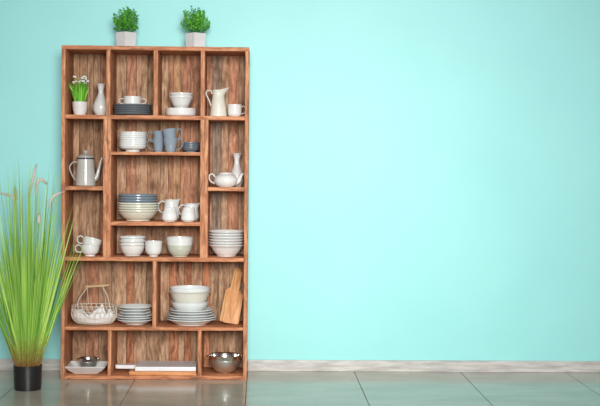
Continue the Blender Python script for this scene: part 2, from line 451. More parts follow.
# --- row 1: flower pot
s = S(0.14)
p = PX(80, 100, 0.13, Z1)
pot = thing('flower_pot', 'small white pot of green grass with white blossoms in the upper left compartment', 'plant', p)
obj('pot', vbm((5.3*s, 0.002), [(5.4*s, 0.001), (6.6*s, 4*s), (7.3*s, 9*s), (7.6*s, 13.4*s)], 0.003), WHITE, pot)
bm = bmesh.new(); add_lathe(bm, [(0, 12*s), (6.9*s, 12*s), (6.6*s, 10*s)], 24); obj('soil', bm, SOIL, pot)
def blade(bm, base, tip, wid, bend, layer=None, val=0.5, n=5, face=None, droop=0.0):
    base = Vector(base); tip = Vector(tip); d = tip-base
    side = (face or Vector((random.uniform(-1, 1), random.uniform(-0.4, 0.4), 0))).normalized()
    mid = (base+tip)/2+Vector(bend)
    L, Rr, C = [], [], []
    for i in range(n+1):
        t = i/n; q = base*(1-t)**2+mid*2*t*(1-t)+tip*t*t
        q = q+Vector((0, 0, -droop*t**3))
        w_ = wid*(1-t**2.2)*(0.75+0.5*min(t*4, 1))/1.25+0.0002
        L.append(bm.verts.new(q-side*w_)); Rr.append(bm.verts.new(q+side*w_)); C.append(bm.verts.new(q+Vector((0, w_*0.45, 0))))
    for i in range(n):
        for a_, b_ in ((L, C), (C, Rr)):
            f = bm.faces.new((a_[i], b_[i], b_[i+1], a_[i+1]))
            if layer: f[layer] = val
def foliage_obj(name, bm, layer, mat, parent, **kw):
    vals = [f[layer] for f in bm.faces]
    me = bpy.data.meshes.new(name)
    for f in bm.faces: f.smooth = True
    bm.to_mesh(me); bm.free(); me.materials.append(mat)
    sd = me.attributes.new('seed', 'FLOAT', 'FACE')
    for i, v in enumerate(vals): sd.data[i].value = v
    o = bpy.data.objects.new(name, me); COL.objects.link(o); o.parent = parent
    for k_, v in kw.items(): o[k_] = v
    return o
bm = bmesh.new(); ly = bm.faces.layers.float.new('sv')
for i in range(95):
    a_ = random.uniform(0, 6.28); r0 = random.uniform(0, 5)*s
    sp = random.uniform(0, 1)
    bx, by = math.cos(a_)*r0, math.sin(a_)*r0
    tx, ty = math.cos(a_)*(r0+sp*9.5*s), math.sin(a_)*(r0+sp*6*s)
    hz = random.uniform(14, 27)*s*(1-0.15*sp)
    blade(bm, (bx, by, 12*s), (tx, ty, 12*s+hz), random.uniform(0.5, 1.05)*s, (0, 0, 2*s), ly, random.random())
foliage_obj('leaves', bm, ly, TUFT, pot)
for i, (dx, dz) in enumerate([(-5, 35), (-3.2, 31), (-5.8, 29.5), (0.2, 31), (2.5, 34.5), (3.5, 31.5), (6, 34), (7.6, 31.5), (5.2, 29.5), (4.2, 36)]):
    bm = bmesh.new(); c = Vector((dx*s, random.uniform(-2.5, 1)*s, (dz+2.6+random.uniform(-.3, .3))*s))
    add_tube(bm, [(dx*0.4*s, 0, 14*s), (dx*0.75*s, 0, 24*s), c-Vector((0, 0, 1*s))], 0.35*s, seg=5)
    st = obj('flower_stem', bm, TUFT, pot)
    bm = bmesh.new()
    for j in range(7):
        u = Vector((random.uniform(-1, 1), random.uniform(-1, .4), random.uniform(-.7, .8)))*1.35*s
        bmesh.ops.create_icosphere(bm, subdivisions=1, radius=0.98*s, matrix=Matrix.Translation(c+u) @ Matrix.Diagonal((1, 1, .6, 1)))
    obj('flower_head', bm, PETAL, st)

def vase(px, Y, z, hgt, rb, rn, rt, zb, zn, label, s):
    bm = vbm((rb*0.62*s, 0.002), [(rb*0.63*s, 0.001), (rb*0.93*s, zb*0.5*s), (rb*s, zb*s), (rb*0.85*s, zb*1.55*s), (rb*0.56*s, (zb*1.55+zn)*0.5*s), (rn*s, zn*s), (rn*1.08*s, (zn*0.6+hgt*0.4)*s), (rt*0.72*s, (hgt-2)*s), (rt*s, hgt*s)], 0.0025, 40)
    o = obj('vase', bm, VASEW); return tag(o, label, 'vase', PX(px, 100, Y, z))
vase(101.0, 0.17, Z1, 31.5, 7.9, 2.7, 5.0, 9, 23, 'off-white curvy ceramic vase beside the small flower pot', S(0.17))
vase(237.3, 0.20, ZR, 33, 7.0, 2.7, 5.4, 9, 24, 'off-white ceramic vase with flared mouth standing behind the white teapot', S(0.20))

# slate plates with soup cup
Y = 0.13; s = S(Y); p = PX(132.6, 100, Y, Z1)
stack('slate_plate', 5, (13*s, 0.003), [(13*s, 0.002), (16.6*s, 0.8*s), (18.4*s, 1.6*s), (18.9*s, 3.0*s)], 0.003, 2.05*s, SLATE, p, '{} dark slate-grey plate under the two-handled white cup', 'plate', 'dark slate plates in the top row')
p2 = p+Vector((0, 0, 4*2.05*s+0.003+1.2*s)); p2.x = at(132.4, 100, Y).x; p2.z += 0.001
cup = thing('soup_cup', 'white two-handled soup cup on top of the dark plates', 'cup', p2)
obj('cup_body', vbm((7.2*s, 0.002), [(7.2*s, 0.0015), (8.6*s, 1.2*s), (8.9*s, 4*s), (8.9*s, 9.2*s)], 0.0028), WHITE, cup)
for sg in (-1, 1):
    handle([(sg*8.6*s, 0, 6.6*s), (sg*11*s, 0, 7.0*s), (sg*13.4*s, 0, 5.6*s), (sg*13*s, 0, 3.4*s), (sg*10.8*s, 0, 2.2*s), (sg*8.7*s, 0, 2.4*s)], 0.6*s, 1.5, parent=cup)

# col 3: dish and bowls
Y = 0.14; s = S(Y); p = PX(180.9, 100, Y, Z1)
tag(obj('shallow_dish', vbm((13*s, 0.002), [(13.2*s, 0.001), (14.8*s, 1.4*s), (15.2*s, 3.5*s), (15.2*s, 8*s)], 0.004), WHITE), 'straight-sided white dish carrying two nested white bowls', 'dish', p)
pz = p+Vector((0.001, 0, 0.002+0.0035)); pz.z += 8*s-0.0035
bw = [(6.2*s, 0.002), (8.3*s, 3*s), (10.4*s, 7.8*s), (11.3*s, 9.8*s), (11.9*s, 10.4*s), (11.9*s, 11.4*s)]
tag(obj('bowl', vbm((6.2*s, 0.003), bw, 0.003), WHITE), 'lower of two nested white bowls standing on the straight-sided dish', 'bowl', pz)
tag(obj('bowl', vbm((6.2*s, 0.003), bw, 0.003), WHITE), 'upper of two nested white bowls standing on the straight-sided dish', 'bowl', pz+Vector((0, 0, 3.4*s)))

# col 4: pitcher and cup
def spouted(bm, ztop, zstart, dirx, amount, rise, power=5, sign=1):
    for v in bm.verts:
        if v.co.z > zstart:
            h = (v.co.z-zstart)/(ztop-zstart)
            r = math.hypot(v.co.x, v.co.y) or 1e-6
            cs = max(0, dirx*v.co.x/r)**power
            v.co.x += dirx*amount*cs*h**1.6
            v.co.y *= 1-0.35*cs*h
            v.co.z += rise*cs*h**2
            v.co.z += dirx*v.co.x*0.0
Y = 0.12; s = S(Y); p = PX(218.4, 100, Y, Z1)
pit = thing('pitcher', 'tall white enamel pitcher with looped handle in the upper right compartment', 'pitcher', p)
bm = vbm((8.3*s, 0.002), [(8.6*s, 0.001), (8.5*s, 2*s), (7.4*s, 12*s), (6.1*s, 20*s), (5.7*s, 23*s), (6.2*s, 26.6*s)], 0.002)
spouted(bm, 26.6*s, 20*s, 1, 5.2*s, 2.8*s, 2)
obj('pitcher_body', bm, IVORY, pit)
handle([(-5.9*s, 0, 22.6*s), (-8*s, 0, 26*s), (-11.4*s, 0, 25.4*s), (-12.2*s, 0, 22.4*s), (-9.4*s, 0, 16.5*s), (-7.1*s, 0, 10*s)], 0.75*s, 1.5, mat=IVORY, parent=pit)
def teacup(name, label, px, Y, z, r, h, hd, s, mat=WHITE, hx=4.2, rf=0.8, group=None, cat='cup', py=100):
    t = thing(name, label, cat, PX(px, py, Y, z), group=group)
    obj('cup_body', vbm((r*rf*s, 0.003), [(r*rf*s, 0.002), (r*0.9*s, 1.6*s), (r*s, 3.2*s), (r*s, h*s)], 0.0028), mat, t)
    handle([(hd*(r-.3)*s, 0, 0.82*h*s), (hd*(r+hx*.6)*s, 0, 0.86*h*s), (hd*(r+hx)*s, 0, 0.62*h*s), (hd*(r+hx*.7)*s, 0, 0.34*h*s), (hd*(r-.2)*s, 0, 0.26*h*s)], 0.65*s, 1.5, mat=mat, parent=t)
    return t
teacup('teacup', 'white cup with one handle to the right of the tall pitcher', 234.7, 0.13, Z1, 7.0, 12.4, 1, S(0.13), hx=3.9)

# --- middle a : white cup stack, mugs, small slate dishes
Y = 0.14; s = S(Y); p = PX(132.9, 140, Y, ZMa)
stack('white_dish', 7, (7.2*s, 2*s), [(7.6*s, 1.9*s), (10.6*s, 2.4*s), (12.7*s, 3.8*s), (13.2*s, 5.0*s), (13.7*s, 5.7*s), (13.7*s, 6.7*s)], 0.0022, 2.15*s, COOLW, p, '{} off-white dish in the straight stack left of the grey mugs', 'dish', 'off-white dishes beside the mugs', jx=0.0012)
def mug(px, Y, z, r, h, hd, label, s, tilt=0, extra=0.0):
    t = thing('mug', label, 'mug', PX(px, 140, Y, z), group='blue-grey mugs stacked in pairs')
    t.rotation_euler.y = tilt
    obj('mug_body', vbm((r*0.62*s, 0.002), [(r*0.65*s, 0.0015), (r*0.73*s, 2*s), (r*0.89*s, h*0.55*s), (r*s, h*s)], 0.003), MUGB, t)
    handle([(hd*(r*.92-.2)*s, 0, 0.84*h*s), (hd*(r+3.2)*s, 0, 0.92*h*s), (hd*(r+5.4)*s, 0, 0.66*h*s), (hd*(r+3.4)*s, 0, 0.30*h*s), (hd*(r*.78)*s, 0, 0.16*h*s)], 0.55*s, 1.4, mat=MUGB, parent=t)
    return t
s = S(0.19)
mug(158.6, 0.185, ZMa, 6.0, 13.4, -1, 'lower blue-grey mug of the left pair, handle to the left', s)
mug(158.8, 0.185, ZMa+7.6*s, 6.0, 13.4, -1, 'upper blue-grey mug of the left pair, nested and handle left', s)
s = S(0.10)
mug(170.6, 0.10, ZMa, 7.0, 14.2, 1, 'lower blue-grey mug of the right pair, handle to the right', s)
m2 = mug(170.9, 0.10, ZMa+9.0*s, 7.0, 14.2, 1, 'upper blue-grey mug of the right pair, tilted up towards the right', s, R(-7))
Y = 0.15; s = S(Y); p = PX(190.8, 140, Y, ZMa)
stack('slate_dish', 4, (5.4*s, 1.4*s), [(5.6*s, 1.3*s), (7.2*s, 1.8*s), (8.1*s, 2.8*s), (8.5*s, 3.5*s), (9.0*s, 4.1*s), (9.0*s, 4.8*s)], 0.0024, 1.75*s, SLATEB, p, '{} small slate-grey dish stacked right of the mugs', 'dish', 'small slate dishes right of the mugs')

# --- left: coffee pot
Y = 0.13; s = S(Y); p = PX(85.6, 170, Y, ZL)
cp = thing('coffee_pot', 'grey enamel coffee pot with knobbed lid and slender spout', 'coffee pot', p)
bm = bmesh.new()
add_lathe(bm, [(0, 0), (9.6*s, 0), (10.2*s, 0.4*s), (10.25*s, 1.2*s), (9.9*s, 6*s), (8.9*s, 18*s), (8.2*s, 26*s), (8.05*s, 27.4*s), (7.8*s, 27.4*s), (7.9*s, 20*s), (0, 20*s)], 44)
obj('pot_body', bm, ENAM, cp)
bm = bmesh.new(); add_lathe(bm, [(8.1*s, 26.4*s), (8.7*s, 26.6*s), (8.8*s, 27.6*s), (8.4*s, 28.2*s), (7.6*s, 28.2*s)], 44); obj('rim_band', bm, DARKR, cp, label='dark blue rim band')
bm = bmesh.new(); add_lathe(bm, [(8.5*s, 28.1*s), (8.4*s, 28.9*s), (7*s, 29.9*s), (4.4*s, 31.2*s), (2*s, 31.9*s), (0, 32*s)], 44); lid = obj('lid', bm, ENAM, cp)
bm = bmesh.new(); add_lathe(bm, [(1.5*s, 31.6*s), (1.3*s, 32.2*s), (2.5*s, 32.9*s), (2.8*s, 34.0*s), (1.9*s, 35.1*s), (0, 35.5*s)], 20); obj('knob', bm, ENAM, lid)
handle([(-8.5*s, 0, 23.2*s), (-11.5*s, 0, 23.6*s), (-15*s, 0, 20.5*s), (-15.6*s, 0, 16.5*s), (-13*s, 0, 10*s), (-9.7*s, 0, 5.2*s)], 0.85*s, 1.7, mat=ENAM, parent=cp)
obj('spout', tbm([(8.6*s, 0, 6.2*s), (11.0*s, 0, 9*s), (13.0*s, 0, 16*s), (14.8*s, 0, 24*s), (16.4*s, 0, 28.4*s)], [2.6*s, 2.3*s, 1.6*s, 1.15*s, 0.95*s], seg=12), ENAM, cp)

# --- right: teapot without its lid
Y = 0.10; s = S(Y); p = PX(226.0, 170, Y, ZR)
tp = thing('teapot', 'round white teapot with its lid missing, in front of the flared vase', 'teapot', p)
bm = vbm((7.4*s, 0.003), [(7.5*s, 0.002), (9.6*s, 1.2*s), (11.6*s, 4*s), (12.0*s, 7*s), (10.6*s, 10.2*s), (8.2*s, 12.2*s), (7.0*s, 13.1*s), (6.8*s, 13.9*s)], 0.003)
obj('pot_body', bm, WHITE, tp)
handle([(-10.9*s, 0, 9.8*s), (-13*s, 0, 12.4*s), (-15.6*s, 0, 12.2*s), (-16.8*s, 0, 9.6*s), (-15.4*s, 0, 5.6*s), (-11.4*s, 0, 3.2*s)], 0.85*s, 1.5, parent=tp)
obj('spout', tbm([(9.4*s, 0, 4.2*s), (12.6*s, 0, 6.2*s), (14.4*s, 0, 9.6*s), (16.0*s, 0, 12.4*s), (17.8*s, 0, 13.0*s)], [3.1*s, 2.6*s, 1.8*s, 1.2*s, 0.95*s], seg=12), WHITE, tp)

# --- middle b: big bowl stack
Y = 0.15; s = S(Y); p = PX(138, 205, Y, ZMb)
bwl = [(12.2*s, 1.0*s), (15.2*s, 3.2*s), (17.9*s, 6.6*s), (19.0*s, 8.7*s), (20.2*s, 9.6*s), (20.2*s, 10.8*s)]
blu = [(12.2*s, 1.0*s), (15.2*s, 3.4*s), (17.9*s, 7.0*s), (18.6*s, 9.0*s), (19.5*s, 9.8*s), (19.5*s, 11.0*s)]
stack('bowl', 4, (12*s, 1.2*s), bwl, 0.0035, 2.4*s, CREAM, p, '{} cream bowl in the large stack beneath the blue-grey bowls', 'bowl', 'cream bowls in the big middle stack', jx=0.001)
stack('bowl', 3, (12*s, 1.2*s), blu, 0.0035, 2.5*s, BLUEG, p+Vector((0, 0, 4*2.4*s+0.4*s)), '{} blue-grey bowl on top of the cream bowls', 'bowl', 'blue-grey bowls in the big middle stack', jx=0.001)

def jug(name, label, px, Y, z, rb, rt, h, s, hd=None, spx=4, rise=1.2, mat=WHITE, cat='jug', sh=0.9):
    t = thing(name, label, cat, PX(px, 210, Y, z))
    bm = vbm((rb*0.72*s, 0.002), [(rb*0.76*s, 0.0015), (rb*0.97*s, h*0.14*s), (rb*s, h*0.32*s), (rb*sh*s, h*0.6*s), (rt*s, h*0.88*s), (rt*1.03*s, h*s)], 0.0025)
    spouted(bm, h*s, h*0.66*s, 1, spx*s, rise*s, 4)
    obj('jug_body', bm, mat, t)
    if hd:
        hx, z0, z1 = hd
        handle([(-rt*.95*s, 0, z1*s), (-(rt+hx*.45)*s, 0, (z1+0.9)*s), (-(rt+hx)*s, 0, (z1-2.6)*s), (-(rt+hx*.85)*s, 0, (z0+2.2)*s), (-(rb*.97)*s, 0, z0*s)], 0.7*s, 1.5, mat=mat, parent=t)
    return t
jug('milk_jug', 'larger white milk jug with handle, behind the left creamer', 171.2, 0.19, ZMb, 8.2, 6.6, 20.5, S(0.19), (6.2, 7.5, 18.2), 2.6, 0.9)
jug('creamer', 'small white creamer in front of the left milk jug', 169.6, 0.055, ZMb, 7.6, 5.5, 14.0, S(0.055), None, 1.2, 0.2, sh=0.94)
jug('milk_jug', 'white milk jug with raised spout, behind the right creamer', 191.2, 0.19, ZMb, 8.0, 6.4, 16.8, S(0.19), (6.0, 5.0, 14.6), 3.6, 1.4, COOLW)
jug('creamer', 'small white creamer in front of the right milk jug', 188.3, 0.055, ZMb, 7.2, 5.5, 14.0, S(0.055), None, 1.4, 0.3, sh=0.94)

# --- left lower: two stacked cups
def roundcup(label, loc, s, tilt=0):
    t = thing('cup', label, 'cup', loc, group='two stacked white cups'); t.rotation_euler.y = tilt
    obj('cup_body', vbm((5.1*s, 1.2*s), [(5.0*s, 1.1*s), (7.6*s, 3.0*s), (9.1*s, 6.6*s), (9.6*s, 11.2*s)], 0.0028), WHITE, t)
    handle([(-9.0*s, 0, 9.6*s), (-12*s, 0, 11.0*s), (-14.6*s, 0, 8.9*s), (-14.1*s, 0, 5.4*s), (-11.4*s, 0, 3.7*s), (-8.0*s, 0, 4.2*s)], 0.7*s, 1.4, parent=t)
Y = 0.07; s = S(Y)
p = PX(90.2, 250, Y, Z2)
roundcup('lower white cup of two stacked cups, standing level', p, s)
roundcup('upper white cup of two stacked cups, leaning down to the right', p+Vector((-0.3*s, 0, 6.4*s)), s, R(14))

# --- middle c
Y = 0.13; s = S(Y); p = PX(132.5, 245, Y, Z2)
wb = [(8.0*s, 0.6*s), (10.2*s, 3.2*s), (11.9*s, 7.2*s), (12.3*s, 9.9*s), (13.5*s, 10.8*s), (13.5*s, 11.8*s)]
for i, lb in enumerate(('lowest', 'middle', 'topmost')):
    tag(obj('bowl', vbm((7.8*s, 0.7*s), wb, 0.003), (WHITE, WHITE, COOLW)[i]), lb+' of three nested white bowls left of the small footed bowl', 'bowl', p+Vector((0, 0, i*3.5*s)), 'nested white bowls in the middle row')
Y = 0.07; s = S(Y); p = PX(153.6, 245, Y, Z2)
tag(obj('footed_bowl', vbm((4.4*s, 1.4*s), [(4.6*s, 1.3*s), (6.8*s, 3.0*s), (8.1*s, 6.4*s), (8.3*s, 12*s), (8.6*s, 15.2*s)], 0.003), WHITE), 'small footed white bowl between the nested bowls and the sage bowl', 'bowl', p)
Y = 0.09; s = S(Y); p = PX(179.8, 245, Y, Z2)
sb = thing('mixing_bowl', 'sage green bowl with a broad white band at the rim', 'bowl', p)
obj('bowl_body', vbm((7.6*s, 0.9*s), [(7.7*s, 0.8*s), (9.4*s, 2.4*s), (11.7*s, 6.6*s), (12.6*s, 11.6*s)], 0.003), SAGE, sb)
bm = bmesh.new()
add_lathe(bm, [(12.3*s, 11.3*s), (12.75*s, 11.4*s), (13.0*s, 14*s), (13.4*s, 18.2*s), (13.5*s, 19.0*s), (13.1*s, 19.1*s), (12.5*s, 15*s), (12.1*s, 11.4*s), (11*s, 6.6*s), (8.6*s, 2.6*s), (0, 1.9*s)], 44)
obj('rim_band', bm, WHITE, sb, label='white glazed upper band')

# --- right lower: bowl stack
Y = 0.14; s = S(Y); p = PX(226.4, 245, Y, Z2)
stack('bowl', 6, (9.4*s, 1.0*s), [(9.6*s, 0.8*s), (11.8*s, 3.0*s), (14.0*s, 6.2*s), (15.6*s, 8.8*s), (17.7*s, 10.6*s), (17.9*s, 11.4*s)], 0.0026, 2.75*s, WHITE, p, '{} wide white bowl in the stack above the wooden paddle boards', 'bowl', 'wide white bowls below the teapot', jx=0.001)

# --- row 4: wire basket with cloth
Y = 0.13; s = S(Y); p = PX(94.3, 310, Y, Z3)
bk = thing('wire_basket', 'cream wire basket with a wooden bar handle holding a folded cloth', 'basket', p)
A, B = 23.0*s, 0.085
def ov(a_, f=1.0, z=0.0): return Vector((A*f*math.cos(a_), B*f*math.sin(a_), z))
Zr, Zm, Zl = 18.5*s, 13*s, 1.2*s
def wall_f(z):
    u = min(1, max(0, z/Zr)); return 0.72+0.28*math.sin(min(1, u*2.0)*math.pi/2)-0.03*u
wr = 0.0014
bm = bmesh.new()
NA = 56
for z, rr in ((Zr, 0.0022), (Zm, wr), (7*s, wr), (Zl, 0.002)):
    add_tube(bm, [ov(2*math.pi*k/NA, wall_f(z), z) for k in range(NA+1)], rr, seg=6, smooth=False)
for k in range(28):     # crossing scroll wires
    a0 = 2*math.pi*k/28
    for sg in (-1, 1):
        path = [ov(a0+sg*0.22*j/6+0.03*math.sin(j*1.6)*sg, wall_f(Zl+(Zr-Zl)*j/6), Zl+(Zr-Zl)*j/6) for j in range(7)]
        add_tube(bm, path, wr*0.85, seg=5, n=2)
for k in range(7):      # base wires
    a0 = math.pi*(k+0.5)/7
    q = ov(a0, 0.8, Zl)
    add_tube(bm, [(q.x, -q.y, Zl), (q.x, q.y, Zl)], wr, seg=5, smooth=False)
obj('basket_frame', bm, WIREM, bk)
hz = 37.3*s
for sx, xt in ((-1, -7.0*s), (1, 8.6*s)):
    bm = bmesh.new()
    for sy in (-1, 1):
        bx = {(-1, 1): -7.5, (-1, -1): -15.5, (1, 1): 9.8, (1, -1): 16.5}[(sx, sy)]*s
        by = sy*B*0.72
        add_tube(bm, [(bx, by, Zr-0.002), (bx*0.86+xt*0.14, by*0.8, Zr+6*s), (bx*0.42+xt*0.58, by*0.3, hz-6*s), (xt, 0, hz-1.2*s)], 0.0023, seg=6)
    add_tube(bm, [(xt, -0.006, hz-1.2*s), (xt, 0, hz+1.7*s), (xt, 0.006, hz-1.2*s)], 0.002, seg=6)
    obj('handle_wire', bm, WIREM, bk)
bm = tbm([(-8.6*s, 0, hz-0.6*s), (-7*s, 0, hz-0.4*s), (0, 0, hz+0.3*s), (8.6*s, 0, hz+0.9*s), (14.6*s, 0, hz+1.5*s)], [1.4*s, 1.5*s, 1.1*s, 1.3*s, 0.8*s], seg=12)
obj('handle_bar', bm, HANDW, bk)
# cloth: pushed against the inside of the basket, folded edges of uneven height, plus a peaked corner
bm = bmesh.new(); NU, NV = 96, 16
rows = []
def topz(a_):
    x_ = math.cos(a_)*23
    if math.sin(a_) < 0.15:
        pts = [(-23, 11), (-19, 15.5), (-15, 14.5), (-8, 9), (-2, 6.5), (3, 5), (9, 6.5), (14, 10), (17, 13.5), (20, 12), (23, 9)]
    else: pts = [(-23, 11), (-10, 9), (0, 7), (10, 9), (23, 9)]
    for (xa, za), (xb, zb_) in zip(pts, pts[1:]):
        if x_ <= xb+1e-6: return (za+(zb_-za)*(x_-xa)/(xb-xa))*s
    return pts[-1][1]*s
for j in range(NV+1):
    row = []
    for i in range(NU):
        a_ = 2*math.pi*i/NU; tz = topz(a_); t = j/NV
        if t < 0.45: z = 0.010+(tz-0.010)*(t/0.45); f = wall_f(z)*0.93
        else:
            u = (t-0.45)/0.55; z = tz*(1-u)+(3.5*s)*u; f = wall_f(tz)*0.93*(1-u)+0.02
        q = ov(a_, f, z); nz = noise.noise_vector(Vector((q.x*42, q.y*42, q.z*60)))
        q += Vector((nz.x, nz.y, nz.z*0.8))*0.006*(0.3 if t < 0.45 else 0.8)
        q.z = max(q.z, 0.009)
        row.append(bm.verts.new(q))
    rows.append(row)
for a_, b_ in zip(rows, rows[1:]):
    for i in range(NU): bm.faces.new((a_[i], a_[(i+1) % NU], b_[(i+1) % NU], b_[i]))
bm.faces.new(rows[-1]); bm.faces.new(rows[0][::-1])
def fold(pts, pk, seed):   # a draped, creased flap from an edge polyline up to a peak
    n1, n2 = 14, 10; g_ = []
    base = catmull(pts, 5)
    for j in range(n2+1):
        u = j/n2; r_ = []
        for i in range(n1+1):
            b0 = base[min(int(i/n1*(len(base)-1)), len(base)-1)]
            q = b0.lerp(Vector(pk), u)
            nz = noise.noise_vector(q*55+Vector((seed, 0, 0)))
            q = q+Vector((nz.x*.3, nz.y-0.5*math.sin(i*1.3)*(1-u), nz.z*.5))*0.006
            r_.append(bm.verts.new(q))
        g_.append(r_)
    for a_, b_ in zip(g_, g_[1:]):
        for i in range(n1): bm.faces.new((a_[i], a_[i+1], b_[i+1], b_[i]))
yf = -B*0.66
fold([(-6*s, yf*0.7, 8*s), (0, yf*0.98, 5.5*s), (8*s, yf*1.05, 5*s), (14*s, yf*0.9, 8*s)], (9.2*s, yf*0.75, 20.5*s), 1)
fold([(8*s, yf*1.0, 5*s), (13*s, yf*.98, 7*s), (19*s, yf*0.7, 11*s), (20*s, yf*.4, 12*s)], (16*s, yf*0.4, 16*s), 4)
fold([(-20*s, yf*0.5, 13*s), (-16*s, yf*0.9, 13*s), (-8*s, yf*1.0, 8*s), (0*s, yf*.98, 5*s)], (-12*s, yf*0.3, 15*s), 9)
cl = obj('cloth', bm, CLOTH, smooth=True, angle=80)
tag(cl, 'crumpled white linen cloth lying inside the wire basket', 'cloth', p)

# plates left
Y = 0.135; s = S(Y); p = PX(135.2, 315, Y, Z3)
pl_lo = [(9.8*s, 0.8*s), (12.6*s, 1.4*s), (15.4*s, 3.2*s), (18.0*s, 4.4*s)]
pl_hi = [(9.6*s, 0.8*s), (12.0*s, 1.4*s), (14.6*s, 3.0*s), (17.2*s, 4.4*s)]
z = 0
for i in range(6):
    big = i < 3
    rx = (0.2, -0.6, 0.5, 0.3, -0.5, -0.2)[i]*s
    k_ = 1.0 if big else (0.94, 0.93, 1.02)[i-3]
    wl_ = [(r*k_, h_) for r, h_ in (pl_lo if big else pl_hi)]
    o = obj('plate', vbm((9.4*s, 0.9*s), wl_, 0.0036), COOLW)
    tag(o, ordw(i, 6)+' white plate in the stack right of the wire basket', 'plate', p+Vector((rx, 0, z)), 'white plates beside the wire basket')
    z += (2.4, 2.4, 2.7, 2.9, 2.9, 0)[i]*s

# plates and bowls right
Y = 0.14; s = S(Y); p = PX(191.3, 315, Y, Z3)
z = 0
for i, (rr, hh, dz) in enumerate(((24.6, 5.4, 2.3), (25.0, 5.4, 2.3), (24.0, 5.2, 2.6), (21.8, 5.2, 2.3), (22.0, 5.4, 2.0))):
    o = obj('dinner_plate', vbm((15.0*s, 1.1*s), [(15.2*s, 1.0*s), (rr*0.72*s, 1.5*s), (rr*0.84*s, hh*0.62*s), (rr*0.94*s, hh*0.86*s), (rr*s, hh*s)], 0.004, 56), COOLW)
    tag(o, ordw(i, 5)+(' large' if i < 3 else ' smaller')+' white dinner plate beneath the three big bowls', 'plate', p+Vector(((0, 0.4, -0.3, 0.2, 0)[i]*s, 0, z)), 'dinner plates beneath the three big bowls')
    z += dz*s
z += 0.2*s
tag(obj('bowl', vbm((11*s, 0.8*s), [(11.2*s, 0.7*s), (14.6*s, 2.8*s), (17.8*s, 7.6*s), (18.6*s, 10.4*s), (19.1*s, 11.0*s)], 0.003, 56), COOLW), 'lowest of the three big bowls, white and standing on the dinner plates', 'bowl', p+Vector((-1.5*s, 0, z)))
z += 6.4*s
tag(obj('bowl', vbm((13.5*s, 1.2*s), [(13.7*s, 1.1*s), (16.2*s, 4.4*s), (18.8*s, 10.6*s), (20.3*s, 14.0*s), (21.5*s, 15.2*s)], 0.003, 56), IVORY), 'middle of the three big bowls, ivory with a flared rim', 'bowl', p+Vector((-1.5*s, 0, z)))
z += 8.0*s
tag(obj('bowl', vbm((14*s, 1.2*s), [(14.2*s, 1.1*s), (17.6*s, 4.2*s), (19.6*s, 7.6*s), (20.1*s, 10.6*s)], 0.0035, 56), COOLW), 'topmost of the three big bowls, cool white with open top', 'bowl', p+Vector((-1.5*s, 0, z)))

# paddle boards leaning in the corner
def paddle(label, px, py, Y, tilt, lean, L=36, wb=15.0, wh=7.2, hl=21):
    s = S(Y); th = 0.016; bm = bmesh.new()
    out = []
    def arc(cx, cz, r, a0, a1, n=5):
        for i in range(n+1):
            a_ = R(a0+(a1-a0)*i/n); out.append((cx+r*math.cos(a_), cz+r*math.sin(a_)))
    hw, hh = wb/2*s, wh/2*s; L_ = L*s; H_ = (L+hl)*s
    arc(hw-2.4*s, 2.4*s, 2.4*s, -90, 0)
    arc(hw-4.6*s, L_-4.6*s, 4.6*s, 0, 86)
    out.append((hh+0.7*s, L_+0.2*s)); out.append((hh, L_+1.4*s))
    arc(hh-2.2*s, H_-2.2*s, 2.2*s, 0, 90); arc(-hh+2.2*s, H_-2.2*s, 2.2*s, 90, 180)
    out.append((-hh, L_+1.4*s)); out.append((-hh-0.7*s, L_+0.2*s))
    arc(-hw+4.6*s, L_-4.6*s, 4.6*s, 94, 180)
    arc(-hw+2.4*s, 2.4*s, 2.4*s, 180, 270)
    f = bm.faces.new([bm.verts.new((x_, 0, z_)) for x_, z_ in out])
    ex = bmesh.ops.extrude_face_region(bm, geom=[f])
    for v in [q for q in ex['geom'] if isinstance(q, bmesh.types.BMVert)]: v.co.y += th
    es = [e_ for e_ in bm.edges if abs(e_.verts[0].co.y-e_.verts[1].co.y) < 1e-5]
    bmesh.ops.bevel(bm, geom=es, offset=0.002, segments=2, profile=0.6, affect='EDGES')
    o = obj('paddle_board', bm, WBOARD, angle=40)
    tag(o, label, 'cutting board')
    mt_ = Matrix.Translation(Vector((at(px, py, Y).x, Y, Z3+0.0006+wb/2*s*math.sin(abs(tilt))))) @ Matrix.Rotation(-lean, 4, 'X') @ Matrix.Rotation(tilt, 4, 'Y')
    o.matrix_world = mt_
    return o
paddle('front wooden paddle cutting board leaning in the corner', 230.4, 323, 0.124, R(8.5), R(21), 33.0, 16.6, 6.6, 21.5)
paddle('rear wooden paddle cutting board, mostly hidden behind the front one', 227.2, 322.5, 0.153, R(10), R(21.5), 36.0, 16.2, 7.2, 21.5)

